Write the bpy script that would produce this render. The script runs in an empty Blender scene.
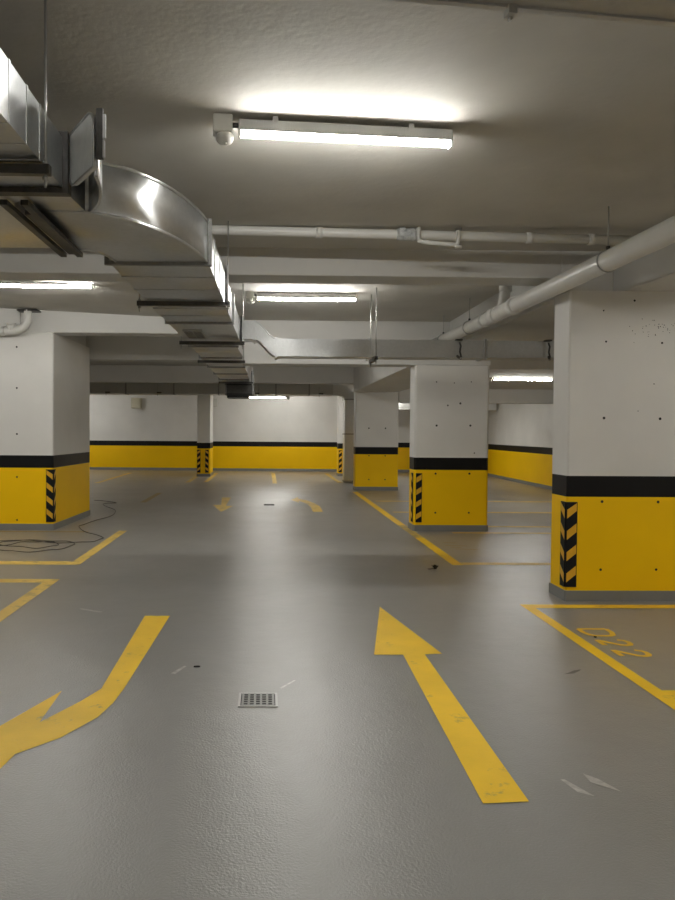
import bpy, bmesh, math, random
from mathutils import Vector, Matrix
random.seed(7)
S = bpy.context.scene
COL = S.collection

# ------------------------------------------------------------------ materials
def new_mat(name):
    m = bpy.data.materials.new(name); m.use_nodes = True
    nt = m.node_tree
    b = nt.nodes['Principled BSDF']
    return m, nt, b

def nd(nt, kind, **kw):
    n = nt.nodes.new(kind)
    for k, v in kw.items():
        if k in n.inputs: n.inputs[k].default_value = v
        else: setattr(n, k, v)
    return n

def coords(nt, scale=(1, 1, 1)):
    g = nd(nt, 'ShaderNodeNewGeometry')
    mp = nd(nt, 'ShaderNodeMapping')
    mp.inputs['Scale'].default_value = scale
    nt.links.new(g.outputs['Position'], mp.inputs['Vector'])
    return mp.outputs['Vector']

def noise(nt, vec, scale, detail=3, rough=.55):
    n = nd(nt, 'ShaderNodeTexNoise')
    n.inputs['Scale'].default_value = scale; n.inputs['Detail'].default_value = detail
    n.inputs['Roughness'].default_value = rough
    nt.links.new(vec, n.inputs['Vector'])
    return n.outputs['Fac']

def ramp(nt, fac, stops):
    r = nd(nt, 'ShaderNodeValToRGB')
    el = r.color_ramp.elements
    while len(el) < len(stops): el.new(.5)
    for e, (p, c) in zip(el, stops):
        e.position = p
        e.color = (c[0], c[1], c[2], 1) if hasattr(c, '__len__') else (c, c, c, 1)
    nt.links.new(fac, r.inputs['Fac'])
    return r.outputs['Color']

def bump(nt, b, fac, strength, dist):
    bp = nd(nt, 'ShaderNodeBump')
    bp.inputs['Strength'].default_value = strength; bp.inputs['Distance'].default_value = dist
    nt.links.new(fac, bp.inputs['Height'])
    nt.links.new(bp.outputs['Normal'], b.inputs['Normal'])
    return bp

def mixc(nt, fac, a, c):
    m = nd(nt, 'ShaderNodeMix', data_type='RGBA')
    nt.links.new(fac, m.inputs[0])
    for sock, v in ((6, a), (7, c)):
        if hasattr(v, 'is_linked'): nt.links.new(v, m.inputs[sock])
        else: m.inputs[sock].default_value = (*v, 1)
    return m.outputs[2]

def paint(name, c, var=.06, rough=.55, nscale=1.3, bump_s=.15, bump_scale=60, spec=.5, dirt=None):
    m, nt, b = new_mat(name)
    v = coords(nt)
    n = noise(nt, v, nscale, 5)
    lo = tuple(x * (1 - var) for x in c); hi = tuple(min(1, x * (1 + var)) for x in c)
    col = ramp(nt, n, [(.3, lo), (.7, hi)])
    if dirt:
        d = noise(nt, v, dirt[0], 6, .65)
        mask = ramp(nt, d, [(dirt[1], 0.0), (dirt[1] + .08, dirt[3])])
        col = mixc(nt, mask, col, dirt[2])
    nt.links.new(col, b.inputs['Base Color'])
    b.inputs['Roughness'].default_value = rough
    b.inputs['Specular IOR Level'].default_value = spec
    if bump_s: bump(nt, b, noise(nt, v, bump_scale, 4), bump_s, .12 / bump_scale)
    return m

def plain(name, c, rough=.5, metal=0., spec=.5):
    m, nt, b = new_mat(name)
    b.inputs['Base Color'].default_value = (*c, 1); b.inputs['Roughness'].default_value = rough
    b.inputs['Metallic'].default_value = metal; b.inputs['Specular IOR Level'].default_value = spec
    return m

def metal(name, c=(.62, .63, .63), rough=.28, spangle=.12, aniso=.8, met=.95):
    m, nt, b = new_mat(name)
    v = coords(nt)
    vo = nd(nt, 'ShaderNodeTexVoronoi'); vo.inputs['Scale'].default_value = 40
    nt.links.new(v, vo.inputs['Vector'])
    sp = ramp(nt, vo.outputs['Color'], [(0, tuple(x * (1 - spangle) for x in c)), (1, tuple(min(1, x * (1 + spangle)) for x in c))])
    nt.links.new(sp, b.inputs['Base Color'])
    b.inputs['Metallic'].default_value = met
    n = noise(nt, v, 3, 3, .5)
    r = ramp(nt, n, [(.3, rough * .85), (.7, rough * 1.2)])
    nt.links.new(r, b.inputs['Roughness'])
    if aniso:
        tg = nd(nt, 'ShaderNodeTangent', direction_type='RADIAL', axis='Z')
        nt.links.new(tg.outputs[0], b.inputs['Tangent']); b.inputs['Anisotropic'].default_value = aniso
        b.inputs['Anisotropic Rotation'].default_value = .25
    bump(nt, b, noise(nt, coords(nt, (1, 2.4, 1)), 2.2, 1), .10, .03)
    return m

WHITE_C = (.56, .545, .51)
M = {}
M['white'] = paint('white_wall_paint', (.72, .705, .675), .05, .6, 1.1, .12, 35)
M['ceil'] = paint('ceiling_paint', (.53, .51, .465), .07, .75, 1.6, .4, 16)
M['beam'] = paint('beam_paint', (.60, .59, .565), .05, .7, 1.2, .2, 25)
M['yellow'] = paint('yellow_wall_paint', (.96, .575, .0), .03, .5, 1.2, .1, 40, .22)
M['black'] = paint('black_band_paint', (.006, .006, .0065), .1, .5, 2, .08, 40, .2)
M['base'] = paint('grey_base_paint', (.21, .207, .196), .08, .4, 2, .1, 40)
M['hole'] = plain('tie_hole', (.02, .02, .02), .8)
M['guard_black'] = plain('guard_rubber', (.006, .0065, .008), .6, 0., .25)
M['guard_yellow'] = plain('guard_reflector', (.75, .40, .02), .4)
M['pipe'] = paint('white_pipe', (.66, .65, .62), .04, .38, 3, 0)
M['galv'] = metal('galvanised_sheet', (.58, .59, .595), .36, .05, .93)
M['galv_dull'] = metal('galvanised_dull', (.47, .47, .455), .45, .05, .3, .55)
M['flange'] = metal('flange_steel', (.30, .30, .295), .40)
M['flange_dark'] = metal('hanger_steel', (.10, .097, .093), .45)
M['housing'] = plain('lamp_housing', (.55, .55, .53), .4)
M['sensor'] = plain('sensor_plastic', (.62, .61, .56), .4)
M['rod'] = plain('zinc_rod', (.42, .42, .40), .4, .8)
M['dark'] = plain('dark_void', (.015, .015, .015), .8)
M['cable'] = plain('black_cable', (.045, .04, .035), .5)
M['leaf'] = plain('dead_leaf', (.012, .010, .008), .8)
M['cream'] = plain('cream_plastic', (.60, .57, .44), .5)
M['tape'] = paint('grey_tape', (.42, .43, .43), .4, .4, 30, .4, 60)

def floor_mat():
    m, nt, b = new_mat('grey_epoxy_floor')
    v = coords(nt)
    n1 = noise(nt, v, .45, 5, .6); n2 = noise(nt, v, 7, 6, .65)
    c1 = ramp(nt, n1, [(.25, (.222, .217, .202)), (.5, (.248, .243, .228)), (.75, (.275, .270, .254))])
    # faint dry scuffs and darker smears with a shape of their own
    sm = noise(nt, coords(nt, (2.2, .55, 1)), 1.6, 6, .7)
    mask = ramp(nt, sm, [(.45, 0.0), (.95, .22)])
    c2 = mixc(nt, mask, c1, (.165, .16, .148))
    fl = ramp(nt, n2, [(.50, 0.0), (.80, .20)])
    c3 = mixc(nt, fl, c2, (.30, .295, .28))
    sc = noise(nt, coords(nt, (.7, 3.0, 1)), 2.3, 7, .75)
    mk = ramp(nt, sc, [(.64, 0.0), (.78, .40)])
    c4 = mixc(nt, mk, c3, (.36, .355, .34))
    nt.links.new(c4, b.inputs['Base Color'])
    r = ramp(nt, noise(nt, v, 1.2, 6, .65), [(.3, .275), (.7, .34)])
    nt.links.new(r, b.inputs['Roughness'])
    b.inputs['Specular IOR Level'].default_value = 1.0
    b1 = bump(nt, b, noise(nt, v, 85, 2), .65, .004)
    b2 = nd(nt, 'ShaderNodeBump'); b2.inputs['Strength'].default_value = .30; b2.inputs['Distance'].default_value = .012
    nt.links.new(noise(nt, v, 6, 4), b2.inputs['Height'])
    nt.links.new(b2.outputs['Normal'], b1.inputs['Normal'])
    return m
M['floor'] = floor_mat()

def line_mat(name, wear, c=(.92, .585, .025)):
    m, nt, b = new_mat(name)
    v = coords(nt)
    w = noise(nt, v, 6, 7, .7)
    mask = ramp(nt, w, [(wear, 1.0), (wear + .10, 0.0)])     # 1 where worn through
    tone = ramp(nt, noise(nt, v, 2.0, 5), [(.3, tuple(x * .88 for x in c)), (.7, tuple(x * 1.08 for x in c))])
    half = nd(nt, 'ShaderNodeMath', operation='MULTIPLY'); half.inputs[1].default_value = .8
    nt.links.new(mask, half.inputs[0])
    nt.links.new(mixc(nt, half.outputs[0], tone, (.36, .27, .12)), b.inputs['Base Color'])
    b.inputs['Roughness'].default_value = .45; b.inputs['Specular IOR Level'].default_value = .3
    bump(nt, b, noise(nt, v, 85, 2), .3, .004)
    return m
M['line'] = line_mat('yellow_floor_paint', .30)
M['line_worn'] = line_mat('worn_yellow_floor_paint', .46, (.68, .47, .09))
M['line_faint'] = line_mat('faint_yellow_floor_paint', .56, (.42, .33, .12))
M['line_pale'] = line_mat('pale_yellow_floor_paint', .38, (.78, .54, .12))

def emit_mat(name, c, s):
    m, nt, b = new_mat(name)
    b.inputs['Base Color'].default_value = (.9, .9, .9, 1)
    b.inputs['Emission Color'].default_value = (*c, 1); b.inputs['Emission Strength'].default_value = s
    return m
M['tube'] = emit_mat('lit_diffuser', (1.0, .985, .93), 54.0)

# ------------------------------------------------------------------ mesh helpers
class MB:
    """collects shapes into one mesh"""
    def __init__(s): s.bm = bmesh.new(); s.mats = []
    def mi(s, mat):
        if mat not in s.mats: s.mats.append(mat)
        return s.mats.index(mat)
    def face(s, vs, mat, smooth=False):
        try: f = s.bm.faces.new(vs)
        except ValueError: return None
        f.material_index = s.mi(mat); f.smooth = smooth
        return f
    def poly(s, pts, mat): return s.face([s.bm.verts.new(p) for p in pts], mat)
    def box(s, x0, x1, y0, y1, z0, z1, mat, rot=None, bevel=0):
        pts = [Vector((x, y, z)) for z in (z0, z1) for y in (y0, y1) for x in (x0, x1)]
        if rot:
            c = Vector(((x0 + x1) / 2, (y0 + y1) / 2, (z0 + z1) / 2))
            pts = [c + rot @ (p - c) for p in pts]
        v = [s.bm.verts.new(p) for p in pts]
        fs = [s.face([v[i] for i in q], mat) for q in ((0, 2, 3, 1), (4, 5, 7, 6), (0, 1, 5, 4), (2, 6, 7, 3), (0, 4, 6, 2), (1, 3, 7, 5))]
        if bevel:
            ed = list({e for f in fs for e in f.edges})
            bmesh.ops.bevel(s.bm, geom=ed, offset=bevel, segments=2, profile=.5, affect='EDGES', clamp_overlap=True)
        return s
    def prism(s, foot, levels, cap=True):
        """foot = plan polygon (ccw), levels = [(z, mat above), ..., (z_top, None)]"""
        n = len(foot); rings = []
        for z, _ in levels: rings.append([s.bm.verts.new((p[0], p[1], z)) for p in foot])
        for k in range(len(levels) - 1):
            for i in range(n):
                j = (i + 1) % n
                s.face([rings[k][i], rings[k][j], rings[k + 1][j], rings[k + 1][i]], levels[k][1])
        if cap:
            s.face(list(reversed(rings[0])), levels[0][1]); s.face(rings[-1], levels[-2][1])
        return s
    def tube(s, pts, r, mat, seg=10, cap=True, closed=False):
        pts = [Vector(p) for p in pts]; rings = []
        n = len(pts); up = None
        for i, p in enumerate(pts):
            a = pts[i - 1] if (i > 0 or closed) else p
            c = pts[(i + 1) % n] if (i < n - 1 or closed) else p
            t = (c - a).normalized()
            if up is None:
                up = Vector((0, 0, 1)) if abs(t.z) < .9 else Vector((1, 0, 0))
            side = t.cross(up).normalized(); up = side.cross(t).normalized()
            rr = r[i] if hasattr(r, '__len__') else r
            rings.append([s.bm.verts.new(p + rr * (math.cos(2 * math.pi * k / seg) * side + math.sin(2 * math.pi * k / seg) * up)) for k in range(seg)])
        for i in range(n if closed else n - 1):
            j = (i + 1) % n
            for k in range(seg):
                l = (k + 1) % seg
                s.face([rings[i][k], rings[i][l], rings[j][l], rings[j][k]], mat, True)
        if cap and not closed:
            s.face(list(reversed(rings[0])), mat); s.face(rings[-1], mat)
        return s
    def disc(s, c, n, r, mat, seg=8):
        n = Vector(n).normalized(); a = n.orthogonal().normalized(); b = n.cross(a)
        c = Vector(c)
        s.poly([c + r * (math.cos(2 * math.pi * k / seg) * a + math.sin(2 * math.pi * k / seg) * b) for k in range(seg)], mat)
        return s
    def build(s, name, parent=None, loc=None, fix=True, smooth=None):
        if fix: bmesh.ops.recalc_face_normals(s.bm, faces=s.bm.faces)
        me = bpy.data.meshes.new(name)
        if loc is not None:
            for v in s.bm.verts: v.co -= Vector(loc)
        s.bm.to_mesh(me); s.bm.free()
        for m in s.mats: me.materials.append(M[m])
        o = bpy.data.objects.new(name, me); COL.objects.link(o)
        if loc is not None: o.location = loc
        if parent is not None: o.parent = parent
        return o

def tag(o, label=None, cat=None, group=None, kind=None):
    if label: o['label'] = label
    if cat: o['category'] = cat
    if group: o['group'] = group
    if kind: o['kind'] = kind
    return o
def thing(name, loc, label, cat, group=None, rz=0.):
    o = bpy.data.objects.new(name, None); COL.objects.link(o)
    o.location = loc; o.rotation_euler = (0, 0, rz); o.empty_display_size = .1
    return tag(o, label, cat, group)
def part(mb, name, root, world=True, label=None):
    """mesh given in world coordinates -> child in the local frame of its (unrotated) thing"""
    if world:
        off = Vector(root.location); p = root.parent
        while p is not None: off += Vector(p.location); p = p.parent
        for v in mb.bm.verts: v.co -= off
    o = mb.build(name, root)
    if label: o['label'] = label
    return o
def structure(mb, name): return tag(mb.build(name), kind='structure')
def copy_tree(o, parent=None):
    c = o.copy(); COL.objects.link(c)
    if parent is not None: c.parent = parent
    for ch in list(o.children): copy_tree(ch, c)
    return c

# ------------------------------------------------------------------ camera
cam_d = bpy.data.cameras.new('camera'); cam = bpy.data.objects.new('camera', cam_d); COL.objects.link(cam)
F = 740.0
cam_d.sensor_fit = 'VERTICAL'; cam_d.sensor_height = 36.0; cam_d.sensor_width = 27.0
cam_d.lens = 36.0 * F / 900.0
cam_d.shift_x = (337.5 - 280.0) / 900.0
cam_d.clip_start = .05; cam_d.clip_end = 200
yaw, pit, rol = math.atan(14 / F), math.atan(18 / F), -.0065
R = Matrix.Rotation(-yaw, 3, 'Z') @ Matrix.Rotation(-pit, 3, 'X') @ Matrix.Rotation(rol, 3, 'Y')
R = R @ Matrix.Rotation(math.pi / 2, 3, 'X')
cam.matrix_world = Matrix.Translation((0, 0, 1.6)) @ R.to_4x4()
S.camera = cam

# ------------------------------------------------------------------ room shell
HC = 3.4
BAND = [(0, 'base'), (.1, 'yellow'), (1.0, 'black'), (1.2, 'white')]

b = MB(); b.box(-16, 12, -6, 34, -.2, 0, 'floor'); structure(b, 'floor')

# ceiling: level over the lane, rising a little to the left beyond the first beam
b = MB()
xs = [-16, -4.6, -1.0, 12]
for y0, y1, zl in ((-6, 7.3, 3.4), (7.3, 12.0, 3.56), (12.0, 34, 3.4)):
    zz = [zl, zl, 3.4, 3.4]
    for i in range(3):
        lo = [(xs[i], y0, zz[i]), (xs[i + 1], y0, zz[i + 1]), (xs[i + 1], y1, zz[i + 1]), (xs[i], y1, zz[i])]
        vs = [b.bm.verts.new(p) for p in lo]; vt = [b.bm.verts.new((p[0], p[1], 3.9)) for p in lo]
        b.face(list(reversed(vs)), 'ceil'); b.face(vt, 'ceil')
        for k in range(4): b.face([vs[k], vs[(k + 1) % 4], vt[(k + 1) % 4], vt[k]], 'ceil')
structure(b, 'ceiling')

def beam(name, x0, x1, y0, y1, z0, z1=3.45):
    b = MB(); b.box(x0, x1, y0, y1, z0, z1, 'beam', bevel=.012); return structure(b, name)
beam('ceiling_beam', -12, 3.4, 7.29, 7.69, 3.135)                 # first beam across the lane
beam('ceiling_beam', 2.90, 3.42, 7.28, 7.66, 2.96)               # haunch over the near pillar
beam('ceiling_beam', 3.42, 4.5, -5, 7.66, 2.96)                   # beam along the bays, near part
beam('ceiling_beam', 2.96, 4.1, 7.69, 11.95, 2.97)                # beam along the bays, middle part
beam('ceiling_beam', -12, -.55, 11.93, 12.3, 3.165, 3.7)
beam('ceiling_beam', -7.0, -3.41, 12.3, 14.1, 3.165)          # second cross beam, shallow left part
beam('ceiling_beam', -.55, 3.64, 11.98, 12.4, 2.70)               # second cross beam, deep right part
beam('ceiling_beam', 2.40, 3.64, 12.4, 20.4, 2.72)                # beam along the bays, far part
beam('ceiling_beam', -12, -.40, 14.1, 14.5, 2.95)
beam('ceiling_beam', -12, 2.45, 20.4, 20.8, 2.95)
beam('ceiling_beam', -14, 3.66, 26.35, 26.8, 2.905)
beam('ceiling_beam', 3.66, 8.02, 20.4, 20.8, 2.44)
beam('ceiling_beam', 3.66, 8.2, 26.2, 26.6, 2.42)
b = MB(); b.box(3.66, 9.5, 14.0, 34, 2.82, 3.39, 'ceil'); structure(b, 'ceiling_slab')

b = MB(); b.prism([(-16, 31.14), (9, 29.87), (9, 30.3), (-16, 31.6)], BAND + [(3.45, None)]); structure(b, 'wall_back')
b = MB(); b.prism([(7.40, -6), (8.0, -6), (9.2, 31), (8.45, 31)], BAND + [(3.45, None)]); structure(b, 'wall_right')
b = MB(); b.prism([(-14.3, -6), (-14, -6), (-14, 32), (-14.3, 32)], BAND + [(3.6, None)]); structure(b, 'wall_left')
b = MB(); b.prism([(-14, -5.6), (-14, -5.9), (9, -5.9), (9, -5.6)][::-1], BAND + [(3.6, None)]); structure(b, 'wall_front')

# ------------------------------------------------------------------ pillars
def pillar(name, x0, x1, y0, y1, z1, label, holes=(), ch=.015, sk=0.):
    foot = [(x0 + ch, y0), (x1 - ch, y0), (x1, y0 + ch), (x1, y1 - ch), (x1 - ch, y1), (x0 + ch, y1), (x0, y1 - ch), (x0, y0 + ch)]
    foot = [(p[0] + sk * (p[1] - y0), p[1]) for p in foot]
    b = MB(); b.prism(foot, BAND[1:] + [(z1, None)])
    e = .012
    foot2 = [(x0 + ch - e, y0 - e), (x1 - ch + e, y0 - e), (x1 + e, y0 + ch - e), (x1 + e, y1 - ch + e), (x1 - ch + e, y1 + e), (x0 + ch - e, y1 + e), (x0 - e, y1 - ch + e), (x0 - e, y0 + ch - e)]
    foot2 = [(p[0] + sk * (p[1] - y0), p[1]) for p in foot2]
    b.prism(foot2, [(0, 'base'), (.10, None)])
    for hx, hz, r in holes: b.disc((hx, y0 - .0015, hz), (0, -1, 0), r, 'hole')
    o = b.build(name, loc=((x0 + x1) / 2, (y0 + y1) / 2, 0))
    return tag(o, label, 'pillar', 'banded concrete pillars', 'thing')
NEAR = [(3.493, 2.87, .011), (3.198, 2.773, .008), (3.226, 2.479, .010), (3.764, 2.471, .011), (3.219, 1.753, .014), (3.759, 1.75, .014),
        (3.694, 2.081, .006), (3.545, 1.822, .005), (3.214, .955, .014), (3.755, .954, .014), (3.211, .302, .013), (3.748, .304, .013), (4.3, 1.75, .014), (4.3, .954, .014), (4.3, .302, .014)]
for i in range(46):                                               # pitted patch high on the face
    NEAR.append((random.gauss(3.76, .14), random.gauss(2.60, .05), random.choice([.003, .004, .005])))
MID = [(2.76, 2.429, .012), (3.05, 2.415, .010), (3.327, 2.433, .010), (2.948, 2.049, .014), (3.152, 2.083, .018), (2.769, 1.721, .018),
       (3.32, 1.724, .018), (2.761, .939, .018), (3.314, .942, .018), (2.764, .301, .016), (3.313, .304, .016), (3.391, 1.278, .012)]
LEFTH = [(-3.99, z, .016) for z in (2.93, 2.276, 1.541, .851, .16)]
pillar('pillar', 2.875, 6.0, 7.0, 7.385, 2.96, 'nearest wide white pillar with yellow foot and black band, stall number painted before it', NEAR)  # unseen right end lengthened to block light from the added side lamp
pillar('pillar', 2.41, 3.625, 11.98, 12.40, 2.699, 'second wide white pillar, a dry leaf on the floor before it', MID, .03)
pillar('pillar', 2.47, 3.66, 20.42, 20.85, 2.96, 'distant white pillar without striped guard, standing beside the upright metal duct', [(2.84, 1.72, .022), (3.3, 1.72, .022), (2.85, .96, .018), (3.3, .96, .018), (2.85, .3, .02), (3.3, .3, .02)])
pillar('pillar', -7.0, -3.41, 11.93, 14.08, 3.164, 'broad white pillar with loose cable lying around its foot', LEFTH, .015, .034)
pillar('pillar', -2.45, -1.985, 26.33, 27.75, 2.95, 'slim far pillar standing free in the row before the back wall, two striped guards', [], .01)
pillar('pillar', 2.64, 3.10, 27.0, 27.5, 2.95, 'slim far pillar half hidden behind the upright metal duct', [], .01)

# striped corner guards: rubber strips with yellow reflectors, V running round the corner
def guard_strip(b, o, u, n, w, z0, z1, rise, count=4, t=.010, off=0.0):
    """o = corner point, u = direction away from the corner, n = outward normal"""
    o, u, n = Vector((*o, 0)), Vector((*u, 0)), Vector((*n, 0))
    def P(s, z, d): return o + u * (off + s) + n * d + Vector((0, 0, z))
    q = [P(0, z0, -.002), P(w, z0, -.002), P(w, z1, -.002), P(0, z1, -.002), P(0, z0, t), P(w, z0, t), P(w, z1, t), P(0, z1, t)]
    v = [b.bm.verts.new(p) for p in q]
    for f in ((0, 1, 2, 3), (4, 5, 6, 7), (0, 1, 5, 4), (1, 2, 6, 5), (2, 3, 7, 6), (3, 0, 4, 7)): b.face([v[i] for i in f], 'guard_black')
    pitch = (z1 - z0) / count; h = pitch * .42
    for k in range(count):
        za = z0 + pitch * (k + .22)
        m = w * .06
        r = [P(m, za, t + .001), P(w - m, za + rise, t + .001), P(w - m, za + rise + h, t + .001), P(m, za + h, t + .001)]
        for p in r: p.z = min(max(p.z, z0 + .01), z1 - .01)
        b.poly(r, 'guard_yellow')
def guard(label, strips):
    b = MB()
    for s in strips: guard_strip(b, **s)
    c = strips[0]['o']
    return tag(b.build('striped_corner_guard', loc=(c[0], c[1], strips[0]['z0']), fix=True), label, 'corner guard', 'striped rubber corner guards')
guard('black rubber guard with yellow chevrons wrapped round the nearest pillar corner',
      [dict(o=(2.87, 7.0), u=(1, 0), n=(0, -1), w=.105, z0=.135, z1=.95, rise=.075), dict(o=(2.87, 7.0), u=(0, 1), n=(-1, 0), w=.105, z0=.135, z1=.95, rise=.075)])
guard('striped guard strip on the front face of the pillar behind the leaf',
      [dict(o=(2.405, 11.98), u=(1, 0), n=(0, -1), w=.10, z0=.145, z1=.945, rise=.055, off=.035)])
guard('dark striped guard strip seen edge-on on the lane side of the pillar behind the leaf',
      [dict(o=(2.405, 11.98), u=(0, 1), n=(-1, 0), w=.11, z0=.145, z1=.945, rise=.055, off=.05)])
guard('striped guard at the lane corner of the broad pillar with cable around it',
      [dict(o=(-3.41, 11.93), u=(-1, 0), n=(0, -1), w=.115, z0=.13, z1=.975, rise=.085), dict(o=(-3.41, 11.93), u=(0, 1), n=(1, 0), w=.10, z0=.13, z1=.975, rise=.085)])
guard('left strip of the pair of striped guards on the slim pillar before the back wall',
      [dict(o=(-2.45, 26.33), u=(1, 0), n=(0, -1), w=.125, z0=.14, z1=.95, rise=.08)])
guard('right strip of the pair of striped guards on the slim pillar before the back wall',
      [dict(o=(-1.985, 26.33), u=(-1, 0), n=(0, -1), w=.125, z0=.14, z1=.95, rise=.08, off=.05)])
guard('striped guard on the slim pillar half hidden by the upright duct',
      [dict(o=(2.64, 27.0), u=(1, 0), n=(0, -1), w=.12, z0=.14, z1=.95, rise=.08, off=.02)])

# ------------------------------------------------------------------ batten lights
def batten(loc, L, rz, label, sensor=None, top=.079):
    """loc = left end of the lit diffuser, at the diffuser axis"""
    t = thing('batten_light', loc, label, 'ceiling light', 'batten lights', rz)
    b = MB(); b.box(-.015, L + .015, -.032, .032, .014, .0785, 'housing', bevel=.006)
    for x in (.18, L - .25): b.box(x, x + .03, -.034, .034, .03, top, 'housing')
    part(b, 'housing', t, False)
    b = MB(); pts = []
    n = 12
    prof = [(.031 * math.cos(math.radians(a)), .047 * math.sin(math.radians(a)) + .030) for a in [-22 - k * 136 / n for k in range(n + 1)]]
    ra = [b.bm.verts.new((0, y, z)) for y, z in prof]; rb = [b.bm.verts.new((L, y, z)) for y, z in prof]
    for k in range(n): b.face([ra[k], ra[k + 1], rb[k + 1], rb[k]], 'tube', True)
    b.face([ra[-1], ra[0], rb[0], rb[-1]], 'tube'); b.face(ra, 'tube'); b.face(rb, 'tube')
    part(b, 'diffuser', t, False)
    for x in (-.014, L + .002):
        b = MB(); b.box(x, x + .012, -.031, .031, -.021, .03, 'housing', bevel=.003); part(b, 'end_cap', t, False)
    if sensor:
        x = -.105 if sensor == 'left' else L + .105
        b = MB(); b.box(x - .055, x + .055, -.045, .045, -.005, max(.085, top), 'sensor', bevel=.008)
        b.box(min(x, 0 if sensor == 'left' else L), max(x, 0 if sensor == 'left' else L), -.014, .014, .04, .06, 'hole')
        s = part(b, 'sensor_box', t, False)
        b = MB()
        prof = [(0.0, .048), (-.015, .052), (-.032, .050), (-.048, .040), (-.058, .022), (-.061, .006)]
        b.tube([(x + .012, 0, z - .004) for z, r in prof], [r for z, r in prof], 'sensor', 16)
        b.tube([(x + .018, -.02, -.055), (x + .018, -.026, -.072)], .008, 'sensor', 8)
        o = b.build('sensor_dome', s)
    return t
batten((-.154, 4.28, 3.30), 1.225, math.atan2(.102, 1.196), 'nearest lit batten light with a motion sensor, on the ceiling above the lane', 'left', .099)
batten((-.115, 9.6, 3.315), 1.255, 0, 'lit batten light above the small galvanised duct, between the two cross beams', 'left')
batten((-3.46, 9.5, 3.43), 1.225, 0, 'lit batten light cut by the frame, above the broad pillar', None)
batten((5.0, 16.2, 2.785), 1.26, 0, 'lit batten light seen between the two wide pillars, under the low slab', 'left')
batten((-.59, 26.1, 2.81), 1.25, 0, 'small lit batten light before the back wall, partly behind the duct end', 'right')
# unseen battens added for brightness some continuing the rows
ADDED = 'unseen batten light added to brighten the garage'
for x, y, z in ((-.4, -.7, 3.32), (-8.6, 28.3, 3.32), (.1, 28.3, 3.32), (-.1, 14.8, 3.32), (6.3, 5.6, 3.32), (-6.6, 4.6, 3.32), (5.4, 2.4, 3.32), (-8.6, 26.1, 2.81), (-9.5, 18.0, 3.32), (5.2, 24.0, 2.74), (3.3, 26.0, 2.81), (-6.6, 9.5, 3.43), (-3.0, -1.2, 3.32), (3.0, -1.2, 3.32)):
    batten((x, y, z), 1.25, 0, ADDED, None)

# ------------------------------------------------------------------ ducts
ZB, ZT = 2.72, 2.985
def ring(b, x0, x1, z0, z1, y, w=.035, out=.022, mat='flange'):
    """rectangular flange frame in the plane Y = y"""
    for a in ((x0 - out, x0 + .004, z0 - out, z1 + out), (x1 - .004, x1 + out, z0 - out, z1 + out)): b.box(a[0], a[1], y - w / 2, y + w / 2, a[2], a[3], mat)
    for a in ((z0 - out, z0 + .004), (z1 - .004, z1 + out)): b.box(x0, x1, y - w / 2, y + w / 2, a[0], a[1], mat)
def ringx(b, y0, y1, z0, z1, x, w=.035, out=.022, mat='flange'):
    for a in ((y0 - out, y0 + .004), (y1 - .004, y1 + out)): b.box(x - w / 2, x + w / 2, a[0], a[1], z0 - out, z1 + out, mat)
    for a in ((z0 - out, z0 + .004), (z1 - .004, z1 + out)): b.box(x - w / 2, x + w / 2, y0, y1, a[0], a[1], mat)
def xl(y): return -1.04 + .012 * (y - 6)
def xr(y): return -.388 + .013 * (y - 5)

main = thing('main_air_duct', (-.68, 9.5, ZB), 'long galvanised air duct along the lane ceiling with a curved near elbow', 'air duct')
# elbow: plan arcs
outer = [(-1.20, 3.82), (-1.02, 3.825), (-.90, 3.853), (-.815, 3.905), (-.729, 3.972), (-.66, 4.07), (-.60, 4.175), (-.55, 4.28), (-.505, 4.40), (-.468, 4.53), (-.437, 4.66), (-.412, 4.80), (-.395, 4.95)]
inner = [(-1.20, 4.60), (-1.16, 4.605), (-1.13, 4.62), (-1.10, 4.645), (-1.075, 4.67), (-1.055, 4.70), (-1.04, 4.73), (-1.03, 4.76), (-1.02, 4.79), (-1.012, 4.83), (-1.006, 4.87), (-1.003, 4.91), (-1.00, 4.95)]
b = MB()
n = len(outer)
v = [[b.bm.verts.new((*p, z)) for p in arc] for arc, z in ((outer, ZB), (outer, ZT), (inner, ZT), (inner, ZB))]
for r in range(4):
    for k in range(n - 1):
        b.face([v[r][k], v[r][k + 1], v[(r + 1) % 4][k + 1], v[(r + 1) % 4][k]], 'galv', r in (0, 2))
b.face([v[r][0] for r in range(4)], 'galv'); b.face([v[r][-1] for r in range(4)], 'galv')
elbow = part(b, 'elbow', main)
b = MB()
for z in (ZB, ZT): b.tube([(p[0], p[1], z) for p in outer], .009, 'galv', 6)
b.tube([(p[0], p[1], ZB) for p in inner], .008, 'galv', 6)
o = b.build('seam', elbow); o.data.transform(Matrix.Translation(-Vector(main.location)))
def sleeve(y0, y1, a0, a1, c0, c1, mat='galv', nm='straight_section', z0=ZB, z1=ZT, root=main):
    b = MB()
    p = [(a0, y0, z0), (c0, y0, z0), (c0, y0, z1), (a0, y0, z1)]; q = [(a1, y1, z0), (c1, y1, z0), (c1, y1, z1), (a1, y1, z1)]
    P = [b.bm.verts.new(x) for x in p]; Q = [b.bm.verts.new(x) for x in q]
    for k in range(4): b.face([P[k], P[(k + 1) % 4], Q[(k + 1) % 4], Q[k]], mat)
    b.face(P, mat); b.face(Q, mat)
    return part(b, nm, root)
cuts = [4.95, 6.3, 7.62, 9.50]
for y0, y1 in zip(cuts[:-1], cuts[1:]): sleeve(y0, y1, xl(y0), xl(y1), xr(y0), xr(y1))
cuts2 = [9.60, 11.2, 12.8, 14.3, 15.8, 17.0]
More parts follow.
